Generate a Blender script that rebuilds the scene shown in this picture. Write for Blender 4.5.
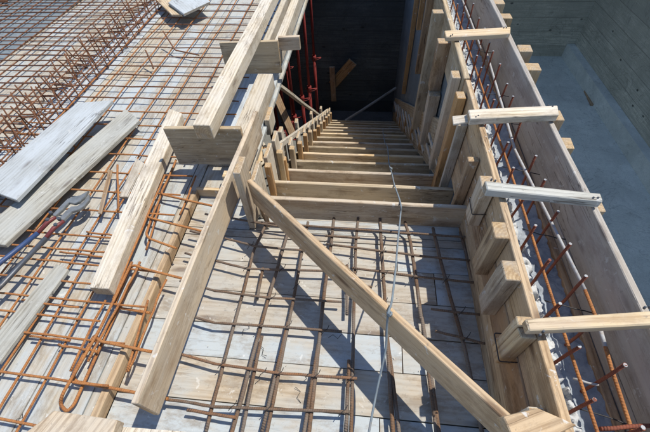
import bpy, bmesh, math, random
from mathutils import Vector, Matrix, noise
random.seed(7)
S = bpy.context.scene
for o in list(bpy.data.objects): bpy.data.objects.remove(o)
COL = S.collection

# ------------------------------------------------------------------ camera
W, HT = 650.0, 432.0
PPX, PPY = 325.0, 216.0
NAD = (343.0, 515.0)        # where plumb lines converge
VPY = (380.0, -227.0)       # where the lines along the stair converge
CAMZ = 1.6                  # eye above the landing boards
F = math.sqrt(-((NAD[0]-PPX)*(VPY[0]-PPX) + (NAD[1]-PPY)*(VPY[1]-PPY)))
def _d(p): return Vector((p[0]-PPX, -(p[1]-PPY), -F)).normalized()
aZ = -_d(NAD); aY = _d(VPY); aX = aY.cross(aZ)
RM = Matrix((aX, aY, aZ))
cam = bpy.data.cameras.new('camera'); co = bpy.data.objects.new('camera', cam); COL.objects.link(co)
co.matrix_world = Matrix.Translation((0, 0, CAMZ)) @ RM.to_4x4()
cam.sensor_width = 36; cam.lens = F/W*36; cam.clip_start = 0.02; cam.clip_end = 500
S.camera = co
S.render.resolution_x = 1024; S.render.resolution_y = 681
def ray(px, py): return RM @ Vector((px-PPX, -(py-PPY), -F))
def at(px, py, z):  r = ray(px, py); return r*((z-CAMZ)/r.z) + Vector((0, 0, CAMZ))
def ax(px, py, x):  r = ray(px, py); return r*(x/r.x) + Vector((0, 0, CAMZ))
def ay(px, py, y):  r = ray(px, py); return r*(y/r.y) + Vector((0, 0, CAMZ))

# ------------------------------------------------------------------ light
SUN = Vector((0.425, 0.26, 1.0)).normalized()
elev = math.asin(SUN.z); azim = math.atan2(SUN.x, SUN.y)
w = bpy.data.worlds.new('World'); S.world = w; w.use_nodes = True
nt = w.node_tree; bg = nt.nodes['Background']
sky = nt.nodes.new('ShaderNodeTexSky'); sky.sky_type = 'NISHITA'; sky.sun_disc = False
sky.sun_elevation = elev; sky.sun_rotation = azim; sky.altitude = 300; sky.dust_density = 0.4; sky.ozone_density = 3.5
nt.links.new(sky.outputs[0], bg.inputs[0]); bg.inputs[1].default_value = 0.15
sl = bpy.data.lights.new('sun', 'SUN'); so = bpy.data.objects.new('sun', sl); COL.objects.link(so)
sl.energy = 4.3; sl.angle = math.radians(0.5); sl.color = (1.0, 0.95, 0.85)
so.rotation_euler = SUN.to_track_quat('Z', 'Y').to_euler(); so.location = (3, 2, 8)
S.view_settings.view_transform = 'Standard'; S.view_settings.look = 'None'
S.view_settings.exposure = 0.24; S.view_settings.gamma = 1.0; S.view_settings.use_curve_mapping = False

# ------------------------------------------------------------------ materials
class NT:
    def __init__(s, name, rough=0.8):
        s.m = bpy.data.materials.new(name); s.m.use_nodes = True; s.t = s.m.node_tree
        s.p = s.t.nodes['Principled BSDF']; s.p.inputs['Roughness'].default_value = rough
        s.tc = s.t.nodes.new('ShaderNodeTexCoord'); s.oi = s.t.nodes.new('ShaderNodeObjectInfo')
    def n(s, typ, **kw):
        nd = s.t.nodes.new(typ)
        for k, v in kw.items():
            if k.startswith('i_'): nd.inputs[k[2:].replace('_', ' ')].default_value = v
            else: setattr(nd, k, v)
        return nd
    def l(s, a, b): s.t.links.new(a, b)
    def math(s, op, a, b=None, c=None):
        nd = s.n('ShaderNodeMath', operation=op)
        for i, v in enumerate((a, b, c)):
            if v is None: continue
            if isinstance(v, (int, float)): nd.inputs[i].default_value = v
            else: s.l(v, nd.inputs[i])
        return nd.outputs[0]
    def vmath(s, op, a, b):
        nd = s.n('ShaderNodeVectorMath', operation=op)
        for i, v in enumerate((a, b)):
            if isinstance(v, (tuple, list)): nd.inputs[i].default_value = v
            else: s.l(v, nd.inputs[i])
        return nd.outputs[0]
    def noise(s, vec, scale, detail=4, rough=0.55, dist=0.0):
        nd = s.n('ShaderNodeTexNoise'); nd.inputs['Scale'].default_value = scale
        nd.inputs['Detail'].default_value = detail; nd.inputs['Roughness'].default_value = rough
        nd.inputs['Distortion'].default_value = dist; s.l(vec, nd.inputs['Vector']); return nd.outputs[0]
    def ramp(s, f, stops):
        nd = s.n('ShaderNodeValToRGB'); e = nd.color_ramp.elements
        while len(e) < len(stops): e.new(0.5)
        for i, (p, c) in enumerate(stops):
            e[i].position = p; e[i].color = (c, c, c, 1) if isinstance(c, (int, float)) else (*c, 1)
        s.l(f, nd.inputs[0]); return nd.outputs[0]
    def mix(s, f, a, b, mode='MIX'):
        nd = s.n('ShaderNodeMix', data_type='RGBA', blend_type=mode)
        for i, v in ((0, f), (6, a), (7, b)):
            if isinstance(v, (int, float)): nd.inputs[i].default_value = v
            elif isinstance(v, tuple): nd.inputs[i].default_value = (*v, 1)
            else: s.l(v, nd.inputs[i])
        return nd.outputs[2]
    def bump(s, h, strength=0.3, dist=0.01):
        nd = s.n('ShaderNodeBump'); nd.inputs['Strength'].default_value = strength
        nd.inputs['Distance'].default_value = dist; s.l(h, nd.inputs['Height']); s.l(nd.outputs[0], s.p.inputs['Normal'])
    def out(s, c): s.l(c, s.p.inputs['Base Color']); return s.m

def wood(name, light, dark, wash=(0.5, 0.5, 0.49), wash_amt=0.4, stain=0.3, tint_attr=False, end=(0.56, 0.42, 0.25)):
    """sawn softwood: grain runs along local x"""
    k = NT(name, 0.75)
    rnd = k.math('MULTIPLY', k.oi.outputs['Random'], 37.0)
    off = k.n('ShaderNodeCombineXYZ')
    if tint_attr:
        at_ = k.n('ShaderNodeAttribute', attribute_name='tint')
        rnd = k.math('MULTIPLY', at_.outputs['Fac'], 53.0)
    for i in range(3): k.l(rnd, off.inputs[i])
    v = k.vmath('ADD', k.tc.outputs['Object'], off.outputs[0])
    vg = k.vmath('MULTIPLY', v, (1.5, 42.0, 42.0))
    vr = k.vmath('MULTIPLY', v, (0.5, 6.0, 6.0))
    grain = k.noise(vg, 3.0, 6, 0.62, 0.2)
    rings = k.n('ShaderNodeTexWave', wave_type='BANDS', bands_direction='Y')
    rings.inputs['Scale'].default_value = 2.2; rings.inputs['Distortion'].default_value = 9.0
    rings.inputs['Detail'].default_value = 3.0; rings.inputs['Detail Scale'].default_value = 0.6
    k.l(vr, rings.inputs['Vector'])
    pores = k.noise(k.vmath('MULTIPLY', v, (6.0, 160.0, 160.0)), 2.0, 3, 0.7)
    r = k.mix(0.22, grain, rings.outputs[0])
    r = k.mix(0.30, r, pores)
    c = k.mix(k.ramp(r, [(0.38, 0.0), (0.56, 1.0)]), dark, light)
    # knots
    vk = k.vmath('MULTIPLY', v, (2.6, 9.0, 9.0))
    vor = k.n('ShaderNodeTexVoronoi'); vor.inputs['Scale'].default_value = 1.0; k.l(vk, vor.inputs['Vector'])
    kn = k.ramp(vor.outputs['Distance'], [(0.07, 1.0), (0.17, 0.0)])
    c = k.mix(k.math('MULTIPLY', kn, 0.9), c, (dark[0]*0.42, dark[1]*0.34, dark[2]*0.3))
    # cement wash and dirt
    n1 = k.noise(k.vmath('MULTIPLY', v, (1.0, 2.2, 2.2)), 3.2, 7, 0.66)
    wa = k.math('MULTIPLY', k.ramp(n1, [(0.33, 0.0), (0.60, 1.0)]), wash_amt)
    if tint_attr: wa = k.math('MULTIPLY', wa, k.ramp(at_.outputs['Fac'], [(0.1, 0.55), (0.8, 1.1)]))
    c = k.mix(wa, c, wash)
    n2 = k.noise(k.vmath('MULTIPLY', v, (0.6, 1.3, 1.3)), 7.0, 9, 0.78)
    c = k.mix(k.math('MULTIPLY', k.ramp(n2, [(0.50, 0.0), (0.62, 1.0)]), stain), c, (dark[0]*0.55, dark[1]*0.5, dark[2]*0.45))
    cr_ = k.math('ABSOLUTE', k.math('SUBTRACT', k.noise(k.vmath('MULTIPLY', v, (0.9, 15.0, 15.0)), 2.0, 3, 0.5), 0.5))
    crk = k.math('MULTIPLY', k.ramp(cr_, [(0.0, 1.0), (0.016, 0.0)]), k.ramp(k.noise(v, 2.7, 3, 0.5), [(0.48, 0.0), (0.60, 0.8)]))
    if tint_attr: crk = k.math('MULTIPLY', crk, 0.3)
    c = k.mix(crk, c, (dark[0]*0.3, dark[1]*0.26, dark[2]*0.24))
    c = k.mix(k.ramp(k.noise(v, 21.0, 7, 0.68, 0.6), [(0.62, 0.0), (0.66, 0.65)]), c, (0.60, 0.60, 0.58))
    n3 = k.noise(v, 60.0, 3, 0.7)
    c = k.mix(k.ramp(n3, [(0.64, 0.0), (0.74, 0.5)]), c, (0.12, 0.11, 0.10))
    if tint_attr:
        c = k.mix(1.0, c, k.ramp(at_.outputs['Fac'], [(0.0, (0.92, 0.91, 0.90)), (0.3, (1.02, 0.96, 0.88)), (0.6, (0.98, 0.98, 0.97)), (1.0, (1.02, 1.03, 1.04))]), 'MULTIPLY')
    else:
        vv = k.math('ADD', k.math('MULTIPLY', k.oi.outputs['Random'], 0.3), 0.85)
        cc = k.n('ShaderNodeCombineXYZ')
        for i in range(3): k.l(vv, cc.inputs[i])
        c = k.mix(1.0, c, cc.outputs[0], 'MULTIPLY')
    # end grain
    sx = k.n('ShaderNodeSeparateXYZ'); k.l(k.tc.outputs['Normal'], sx.inputs[0])
    e = k.ramp(k.math('ABSOLUTE', sx.outputs[0]), [(0.8, 0.0), (0.9, 1.0)])
    ve = k.vmath('MULTIPLY', v, (0.3, 1.0, 1.0))
    rg = k.n('ShaderNodeTexWave', wave_type='RINGS', rings_direction='X'); rg.inputs['Scale'].default_value = 26.0
    rg.inputs['Distortion'].default_value = 1.6; rg.inputs['Detail'].default_value = 2.0
    k.l(k.vmath('ADD', k.tc.outputs['Object'], (0.0, 0.035, 0.06)), rg.inputs['Vector'])
    ring_end = k.ramp(rg.outputs[0], [(0.25, 0.0), (0.7, 1.0)])
    eg = k.mix(k.ramp(k.noise(ve, 60, 4, 0.6, 0.5), [(0.3, 0.0), (0.7, 1.0)]), (end[0]*0.6, end[1]*0.52, end[2]*0.45), end)
    eg = k.mix(k.math('MULTIPLY', k.math('SUBTRACT', 1.0, ring_end), 0.45), eg, (end[0]*0.5, end[1]*0.4, end[2]*0.32))
    eg = k.mix(k.ramp(k.noise(v, 16, 5, 0.7), [(0.45, 0.0), (0.7, 0.7)]), eg, (0.36, 0.34, 0.31))
    c = k.mix(k.math('MULTIPLY', e, 0.9), c, eg)
    h = k.math('SUBTRACT', k.math('ADD', k.math('MULTIPLY', grain, 0.7), k.math('MULTIPLY', n2, 0.6)), k.math('MULTIPLY', crk, 1.5))
    k.bump(h, 0.45, 0.004)
    k.p.inputs['Specular IOR Level'].default_value = 0.25
    return k.out(c)

def rust(name, a, b, c3, ribs=True, grey=None, grey_amt=0.0):
    k = NT(name, 0.85)
    v = k.vmath('ADD', k.tc.outputs['Object'], (0, 0, 0))
    n = k.noise(v, 9, 6, 0.7)
    c = k.mix(k.ramp(n, [(0.35, 0.0), (0.65, 1.0)]), a, b)
    n2 = k.noise(v, 70, 4, 0.7)
    c = k.mix(k.ramp(n2, [(0.5, 0.0), (0.72, 0.85)]), c, c3)
    if grey:
        n3 = k.noise(v, 3.1, 5, 0.7)
        c = k.mix(k.math('MULTIPLY', k.ramp(n3, [(0.42, 0.0), (0.6, 1.0)]), grey_amt), c, grey)
    if ribs:
        uv = k.n('ShaderNodeSeparateXYZ'); k.l(k.tc.outputs['UV'], uv.inputs[0])
        ph = k.math('ADD', k.math('MULTIPLY', uv.outputs[1], 700.0), k.math('MULTIPLY', uv.outputs[0], 6.283))
        k.bump(k.math('MULTIPLY', k.math('SINE', ph), 1.0), 0.6, 0.001)
    else: k.bump(n2, 0.4, 0.002)
    return k.out(c)

def concrete(name, base, dark, boards=None, along='z', rough=0.85, width=0.2, light=None):
    k = NT(name, rough)
    v = k.tc.outputs['Object']
    n = k.noise(v, 1.3, 8, 0.65); n2 = k.noise(v, 14, 6, 0.7)
    c = k.mix(k.ramp(n, [(0.32, 0.0), (0.68, 1.0)]), dark, base)
    h = k.math('MULTIPLY', n2, 0.6)
    if boards:
        s = k.n('ShaderNodeSeparateXYZ'); k.l(v, s.inputs[0])
        zz = k.math('DIVIDE', s.outputs['XYZ'.index(along.upper())], width)
        wn = k.n('ShaderNodeTexWhiteNoise', noise_dimensions='1D'); k.l(k.math('FLOOR', zz), wn.inputs['W'])
        c = k.mix(1.0, c, k.ramp(wn.outputs['Value'], [(0.0, 0.55), (0.5, 0.9), (1.0, 1.2)]), 'MULTIPLY')
        g = k.noise(k.vmath('MULTIPLY', v, (1.2, 1.2, 30.0)), 2.0, 6, 0.6, 0.15)
        c = k.mix(k.ramp(g, [(0.40, 0.8), (0.60, 0.0)]), c, dark)
        fr = k.math('FRACT', zz)
        ln = k.ramp(k.math('MINIMUM', fr, k.math('SUBTRACT', 1.0, fr)), [(0.0, 1.0), (0.03, 0.0)])
        c = k.mix(k.math('MULTIPLY', ln, 0.7), c, (dark[0]*0.35, dark[1]*0.35, dark[2]*0.35))
        vo = k.n('ShaderNodeTexVoronoi'); vo.inputs['Scale'].default_value = 1.0; k.l(k.vmath('MULTIPLY', v, (3.0, 3.0, 5.2)), vo.inputs['Vector'])
        hole = k.ramp(vo.outputs['Distance'], [(0.06, 1.0), (0.11, 0.0)])
        c = k.mix(k.math('MULTIPLY', hole, 0.85), c, (0.03, 0.032, 0.03))
        h = k.math('ADD', h, k.math('ADD', k.math('MULTIPLY', wn.outputs['Value'], 1.2), k.math('SUBTRACT', k.math('MULTIPLY', g, 0.8), k.math('MULTIPLY', hole, 1.5))))
    if light:
        c = k.mix(k.ramp(k.noise(v, 2.3, 7, 0.7, 0.4), [(0.5, 0.0), (0.75, 0.8)]), c, light)
    st_ = k.noise(v, 5.5, 9, 0.8, 0.8)
    c = k.mix(k.ramp(st_, [(0.50, 0.0), (0.60, 0.45)]), c, dark)
    hl = k.math('ABSOLUTE', k.math('SUBTRACT', k.noise(v, 0.9, 5, 0.6, 1.2), 0.5))
    c = k.mix(k.ramp(hl, [(0.0, 0.5), (0.006, 0.0)]), c, (dark[0]*0.5, dark[1]*0.5, dark[2]*0.5))
    sp = k.noise(v, 45, 6, 0.8)
    c = k.mix(k.ramp(sp, [(0.5, 0.0), (0.66, 0.6)]), c, (dark[0]*0.8, dark[1]*0.8, dark[2]*0.8))
    h = k.math('ADD', h, k.math('MULTIPLY', sp, 0.8))
    k.p.inputs['Specular IOR Level'].default_value = 0.15
    k.bump(h, 0.6, 0.012)
    return k.out(c)

def plain(name, col, rough=0.5, metal=0.0, var=0.25, bump=0.2):
    k = NT(name, rough); k.p.inputs['Metallic'].default_value = metal
    n = k.noise(k.tc.outputs['Object'], 22, 6, 0.7)
    c = k.mix(k.ramp(n, [(0.35, 0.0), (0.7, 1.0)]), col, tuple(x*(1-var) for x in col))
    n2 = k.noise(k.tc.outputs['Object'], 7, 6, 0.75)
    c = k.mix(k.ramp(n2, [(0.58, 0.0), (0.66, 0.6)]), c, (0.22, 0.19, 0.17))
    k.bump(n, bump, 0.002)
    return k.out(c)

M = {}
M['fresh'] = wood('fresh_timber', (0.64, 0.48, 0.27), (0.44, 0.28, 0.13), wash_amt=0.35, stain=0.25)
M['pale'] = wood('pale_timber', (0.60, 0.52, 0.40), (0.38, 0.30, 0.20), wash=(0.57, 0.54, 0.49), wash_amt=0.65, stain=0.42)
M['grain'] = wood('grained_plank', (0.57, 0.45, 0.31), (0.32, 0.22, 0.13), wash=(0.50, 0.46, 0.40), wash_amt=0.55, stain=0.45)
M['grey'] = wood('weathered_board', (0.45, 0.43, 0.37), (0.30, 0.28, 0.23), wash=(0.47, 0.48, 0.46), wash_amt=0.65, stain=0.25, end=(0.42, 0.38, 0.3))
M['bluegrey'] = wood('cement_washed_board', (0.46, 0.48, 0.48), (0.35, 0.36, 0.35), wash=(0.56, 0.60, 0.63), wash_amt=0.8, stain=0.12, end=(0.42, 0.40, 0.34))
M['brown'] = wood('brown_timber', (0.40, 0.26, 0.14), (0.24, 0.14, 0.07), wash=(0.36, 0.32, 0.27), wash_amt=0.35, stain=0.55)
M['orange'] = wood('orange_timber', (0.52, 0.30, 0.12), (0.34, 0.17, 0.06), wash=(0.42, 0.36, 0.28), wash_amt=0.2, stain=0.3)
M['riser'] = wood('riser_timber', (0.50, 0.39, 0.25), (0.28, 0.20, 0.11), wash=(0.44, 0.40, 0.33), wash_amt=0.4, stain=0.4)
M['deck'] = wood('deck_boards', (0.46, 0.41, 0.33), (0.35, 0.29, 0.21), wash=(0.42, 0.45, 0.46), wash_amt=1.0, stain=0.55, tint_attr=True)
M['ldeck'] = wood('landing_boards', (0.46, 0.40, 0.32), (0.36, 0.29, 0.21), wash=(0.42, 0.45, 0.46), wash_amt=1.0, stain=0.55, tint_attr=True)
M['tan'] = wood('tan_timber', (0.52, 0.37, 0.22), (0.29, 0.18, 0.09), wash=(0.44, 0.38, 0.30), wash_amt=0.35, stain=0.4)
M['shut'] = wood('shutter_plank', (0.50, 0.45, 0.39), (0.36, 0.31, 0.26), wash=(0.46, 0.44, 0.42), wash_amt=0.6, stain=0.35)
M['panel'] = concrete('grey_panel', (0.20, 0.25, 0.30), (0.13, 0.16, 0.20), light=(0.3, 0.35, 0.4))
M['bluepanel'] = concrete('blue_panel', (0.22, 0.26, 0.29), (0.15, 0.18, 0.20), light=(0.31, 0.34, 0.36))
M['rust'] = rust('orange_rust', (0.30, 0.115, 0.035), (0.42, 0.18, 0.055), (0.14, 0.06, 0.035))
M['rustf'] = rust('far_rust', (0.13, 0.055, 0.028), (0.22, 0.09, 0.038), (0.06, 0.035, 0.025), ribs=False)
M['rustg'] = rust('brown_rust', (0.105, 0.06, 0.035), (0.19, 0.105, 0.055), (0.05, 0.035, 0.025), grey=(0.17, 0.155, 0.135), grey_amt=0.6)
M['rustm'] = rust('mixed_rust', (0.14, 0.07, 0.035), (0.26, 0.12, 0.05), (0.07, 0.04, 0.028), grey=(0.17, 0.15, 0.13), grey_amt=0.4)
M['rustr'] = rust('red_rust', (0.18, 0.05, 0.027), (0.26, 0.08, 0.04), (0.09, 0.035, 0.025))
M['galv'] = rust('cement_coated_steel', (0.44, 0.45, 0.46), (0.34, 0.34, 0.34), (0.34, 0.27, 0.22), ribs=False)
M['tip'] = plain('cut_steel', (0.30, 0.31, 0.33), 0.5)
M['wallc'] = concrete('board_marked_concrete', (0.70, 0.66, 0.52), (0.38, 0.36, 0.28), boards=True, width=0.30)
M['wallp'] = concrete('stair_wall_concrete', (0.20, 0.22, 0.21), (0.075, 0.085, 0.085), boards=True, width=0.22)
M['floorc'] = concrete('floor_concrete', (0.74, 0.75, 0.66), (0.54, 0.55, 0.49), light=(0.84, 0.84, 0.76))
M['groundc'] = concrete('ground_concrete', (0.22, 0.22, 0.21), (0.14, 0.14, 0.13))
M['pour'] = concrete('fresh_concrete', (0.42, 0.46, 0.50), (0.27, 0.30, 0.34), rough=0.7, light=(0.56, 0.59, 0.61))
M['slurry'] = concrete('slurry_crust', (0.66, 0.67, 0.66), (0.46, 0.47, 0.48))
M['red'] = plain('red_paint', (0.25, 0.022, 0.018), 0.7, var=0.45)
M['blue'] = plain('blue_paint', (0.035, 0.07, 0.18), 0.5)
M['dkred'] = plain('dark_red_paint', (0.17, 0.035, 0.035), 0.5)
M['steel'] = plain('worn_steel', (0.30, 0.31, 0.31), 0.45, metal=0.5, var=0.4, bump=0.5)
M['dsteel'] = plain('dark_steel', (0.10, 0.11, 0.13), 0.45, metal=0.4)
M['wire'] = plain('black_wire', (0.03, 0.028, 0.03), 0.6)
M['rope'] = plain('grey_rope', (0.20, 0.24, 0.27), 0.8, var=0.3)

# ------------------------------------------------------------------ object helpers
def tag(o, label=None, cat=None, group=None, kind=None):
    if label: o['label'] = label
    if cat: o['category'] = cat
    if group: o['group'] = group
    if kind: o['kind'] = kind
    return o
def thing(name, label, cat, loc=(0, 0, 0), group=None):
    o = bpy.data.objects.new(name, None); COL.objects.link(o); o.location = loc
    o.empty_display_size = 0.1
    return tag(o, label, cat, group)
def link(name, me, mat, M4=None, parent=None):
    if mat is not None: me.materials.append(M[mat] if isinstance(mat, str) else mat)
    o = bpy.data.objects.new(name, me); COL.objects.link(o)
    M4 = M4 or Matrix.Identity(4)
    if parent is not None:
        o.parent = parent
        M4 = Matrix.Translation(-parent.location) @ M4
        q = parent.parent
        while q is not None: M4 = Matrix.Translation(-q.location) @ M4; q = q.parent
    o.matrix_basis = M4
    return o
def smooth(me, on=True):
    for p in me.polygons: p.use_smooth = on

def board(name, c, t, mat, parent=None, bev=0.003, warp=0.004, n=10, rough_end=0.0, down=None):
    """sawn board: c = its four top corners (c0->c1 and c3->c2 run along the grain), t = thickness below them"""
    c = [Vector(p) for p in c]
    X = ((c[1]-c[0])+(c[2]-c[3])).normalized()
    Yv = ((c[3]-c[0])+(c[2]-c[1])); Yv = (Yv - X*Yv.dot(X)).normalized(); Zv = X.cross(Yv)
    flip = False
    if down is not None:
        if Zv.dot(Vector(down)) > 0: flip = True
    elif Zv.z < -0.0001: flip = True
    if flip: Yv = -Yv; Zv = -Zv; c = [c[3], c[2], c[1], c[0]]
    cen = sum(c, Vector())/4
    R3 = Matrix((X, Yv, Zv)).transposed()
    M4 = Matrix.Translation(cen) @ R3.to_4x4()
    inv = R3.transposed()
    lc = [inv @ (p-cen) for p in c]
    bm = bmesh.new(); sd = random.uniform(0, 99)
    rings = []
    for i in range(n+1):
        u = i/n
        a = lc[0].lerp(lc[1], u); b = lc[3].lerp(lc[2], u)
        dz = warp*noise.noise(Vector((a.x*1.1+sd, 3.3, 0)))*2; dy = warp*noise.noise(Vector((a.x*1.3, sd, 7)))*1.5
        tw = warp*noise.noise(Vector((a.x*0.9, 5, sd)))
        if i in (0, n) and rough_end: 
            a.x += random.uniform(-1, 1)*rough_end; b.x += random.uniform(-1, 1)*rough_end
        q = [Vector((a.x, a.y+dy, a.z+dz+tw)), Vector((b.x, b.y+dy, b.z+dz-tw)), Vector((b.x, b.y+dy, b.z+dz-tw-t)), Vector((a.x, a.y+dy, a.z+dz+tw-t))]
        rings.append([bm.verts.new(p) for p in q])
    for i in range(n):
        for j in range(4):
            bm.faces.new((rings[i][j], rings[i+1][j], rings[i+1][(j+1) % 4], rings[i][(j+1) % 4]))
    bm.faces.new(rings[0]); bm.faces.new(rings[n][::-1])
    bmesh.ops.recalc_face_normals(bm, faces=bm.faces)
    if bev:
        es = [e for e in bm.edges if len(e.link_faces) == 2 and e.calc_face_angle(0) > 0.7]
        bmesh.ops.bevel(bm, geom=es, offset=bev, segments=1, affect='EDGES', clamp_overlap=True)
    me = bpy.data.meshes.new(name); bm.to_mesh(me); bm.free()
    return link(name, me, mat, M4, parent)

def beam(name, a, b, wdt, t, mat, parent=None, up=(0, 0, 1), **kw):
    """board along a->b (centre of its top face), width wdt across, thickness t below"""
    a = Vector(a); b = Vector(b); d = (b-a).normalized(); s = d.cross(Vector(up)).normalized()*(wdt/2)
    return board(name, [a-s, b-s, b+s, a+s], t, mat, parent, **kw)
def box(name, x0, x1, y0, y1, z0, z1, mat, parent=None, grain='x', **kw):
    if grain == 'x': c = [(x0, y0, z1), (x1, y0, z1), (x1, y1, z1), (x0, y1, z1)]; t = z1-z0
    elif grain == 'y': c = [(x0, y0, z1), (x0, y1, z1), (x1, y1, z1), (x1, y0, z1)]; t = z1-z0
    else: c = [(x0, y0, z0), (x0, y0, z1), (x0, y1, z1), (x0, y1, z0)]; t = x1-x0; kw['down'] = (1, 0, 0)
    return board(name, c, t, mat, parent, **kw)

def solid(name, x0, x1, y0, y1, z0, z1, mat, parent=None):
    """plain masonry box"""
    bm = bmesh.new(); bmesh.ops.create_cube(bm, size=1)
    for v in bm.verts: v.co = Vector(((x0+x1)/2+v.co.x*(x1-x0), (y0+y1)/2+v.co.y*(y1-y0), (z0+z1)/2+v.co.z*(z1-z0)))
    me = bpy.data.meshes.new(name); bm.to_mesh(me); bm.free()
    return link(name, me, mat, None, parent)

def tube_bm(bm, pts, r, sides=8, uvl=None, cap=True):
    pts = [Vector(p) for p in pts]; n = len(pts); rings = []; L = 0; ref = None; Ls = []
    for i, p in enumerate(pts):
        if i: L += (p-pts[i-1]).length
        Ls.append(L)
        d = (pts[min(i+1, n-1)]-pts[max(i-1, 0)]).normalized()
        if ref is None:
            ref = Vector((0, 0, 1)) if abs(d.z) < 0.9 else Vector((1, 0, 0))
        a = (ref - d*ref.dot(d)).normalized(); b = d.cross(a); ref = a
        rr = r[i] if isinstance(r, (list, tuple)) else r
        rings.append([bm.verts.new(p+(a*math.cos(2*math.pi*k/sides)+b*math.sin(2*math.pi*k/sides))*rr) for k in range(sides)])
    for i in range(n-1):
        for k in range(sides):
            f = bm.faces.new((rings[i][k], rings[i][(k+1) % sides], rings[i+1][(k+1) % sides], rings[i+1][k])); f.smooth = True
            if uvl:
                for lp, (u, v) in zip(f.loops, ((k/sides, Ls[i]), ((k+1)/sides, Ls[i]), ((k+1)/sides, Ls[i+1]), (k/sides, Ls[i+1]))): lp[uvl].uv = (u, v)
    if cap: bm.faces.new(rings[0][::-1]); bm.faces.new(rings[-1])
def tube(name, pts, r, mat, parent=None, sides=8):
    c = sum((Vector(p) for p in pts), Vector())/len(pts)
    bm = bmesh.new(); uvl = bm.loops.layers.uv.new('UVMap')
    tube_bm(bm, [Vector(p)-c for p in pts], r, sides, uvl)
    me = bpy.data.meshes.new(name); bm.to_mesh(me); bm.free()
    return link(name, me, mat, Matrix.Translation(c), parent)
def fillet(pts, r, seg=5):
    pts = [Vector(p) for p in pts]; out = [pts[0]]
    for i in range(1, len(pts)-1):
        a, b, c = pts[i-1], pts[i], pts[i+1]
        u = (a-b); v = (c-b); rr = min(r, u.length*0.45, v.length*0.45)
        p = b+u.normalized()*rr; q = b+v.normalized()*rr
        for k in range(seg+1):
            t = k/seg; out.append(p.lerp(b, t).lerp(b.lerp(q, t), t))
    return out+[pts[-1]]
def wav(a, b, amp=0.004, n=8, z=None):
    """a bar that is not dead straight"""
    a = Vector(a); b = Vector(b); s = random.uniform(0, 99); out = []
    for i in range(n+1):
        p = a.lerp(b, i/n); q = i*0.6
        p += Vector((noise.noise(Vector((q, s, 0))), noise.noise(Vector((s, q, 1))), noise.noise(Vector((3, s, q)))*0.6))*amp*2
        out.append(p)
    return out

def plank_sheet(name, x0, x1, y0, y1, z, along, wdt, mat, t=0.025, lens=(1.5, 3.5), holes=None, uneven=0.0025, slope=None):
    """a laid deck of separate planks; one mesh, a random tint for each plank"""
    bm = bmesh.new(); lay = bm.verts.layers.float.new('tint')
    a0, a1, b0, b1 = (y0, y1, x0, x1) if along == 'y' else (x0, x1, y0, y1)
    b = b0
    while b < b1-0.01:
        wv = min(wdt*random.uniform(0.93, 1.07), b1-b)
        if b1-(b+wv) < 0.04: wv = b1-b
        a = a0 - random.uniform(0, 1.0)
        while a < a1:
            ln = random.uniform(*lens); s, e = max(a, a0), min(a+ln, a1); a += ln
            if e-s < 0.02: continue
            tint = random.random(); dz = random.uniform(-1, 1)*uneven; tl = random.uniform(-1, 1)*uneven
            g = 0.0022
            bx = []
            for (ua, ub, uz) in ((s+g, b+g, 0), (e-g, b+g, 0), (e-g, b+wv-g, 0), (s+g, b+wv-g, 0)):
                zz = z+dz+(tl if ub > b+wv/2 else -tl)
                p = Vector((ub, ua, zz)) if along == 'y' else Vector((ua, ub, zz))
                if slope: p.z += slope(p)
                bx.append(p)
            # local x must be the grain: for planks along y the mesh is built turned by -90 deg and the object turned back
            vs = [bm.verts.new((p.y, -p.x, p.z) if along == 'y' else p) for p in bx]
            vb = [bm.verts.new(v.co-Vector((0, 0, t))) for v in vs]
            for v in vs+vb: v[lay] = tint
            bm.faces.new(vs); bm.faces.new(vb[::-1])
            for i in range(4): bm.faces.new((vs[i], vb[i], vb[(i+1) % 4], vs[(i+1) % 4]))
        b += wv
    bmesh.ops.recalc_face_normals(bm, faces=bm.faces)
    me = bpy.data.meshes.new(name); bm.to_mesh(me); bm.free()
    return link(name, me, mat, Matrix.Rotation(math.pi/2, 4, 'Z') if along == 'y' else None)

# ================================================================== THE SETTING
ZD = 0.055        # left deck
ZF = -2.65        # storey below
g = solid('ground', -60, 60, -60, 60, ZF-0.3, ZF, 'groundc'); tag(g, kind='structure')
rf = solid('room_floor', 0.93, 4.70, -4, 8.55, ZF, ZF+0.012, 'floorc'); tag(rf, kind='structure')
d = plank_sheet('deck', -9.0, -0.965, -3.0, 7.0, ZD, 'y', 0.25, 'deck'); tag(d, kind='structure')
d2 = plank_sheet('deck_strip', -0.963, -0.665, 1.43, 7.0, ZD-0.002, 'y', 0.15, 'deck'); tag(d2, kind='structure')
ld = plank_sheet('landing_deck', -0.961, 0.60, -3.0, 1.18, 0.0, 'x', 0.165, 'ldeck', lens=(0.9, 2.2)); tag(ld, kind='structure')
ld2 = plank_sheet('landing_strip', -0.961, -0.60, 1.182, 1.42, 0.0, 'x', 0.165, 'ldeck', lens=(0.9, 2.2)); tag(ld2, kind='structure')

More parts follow.
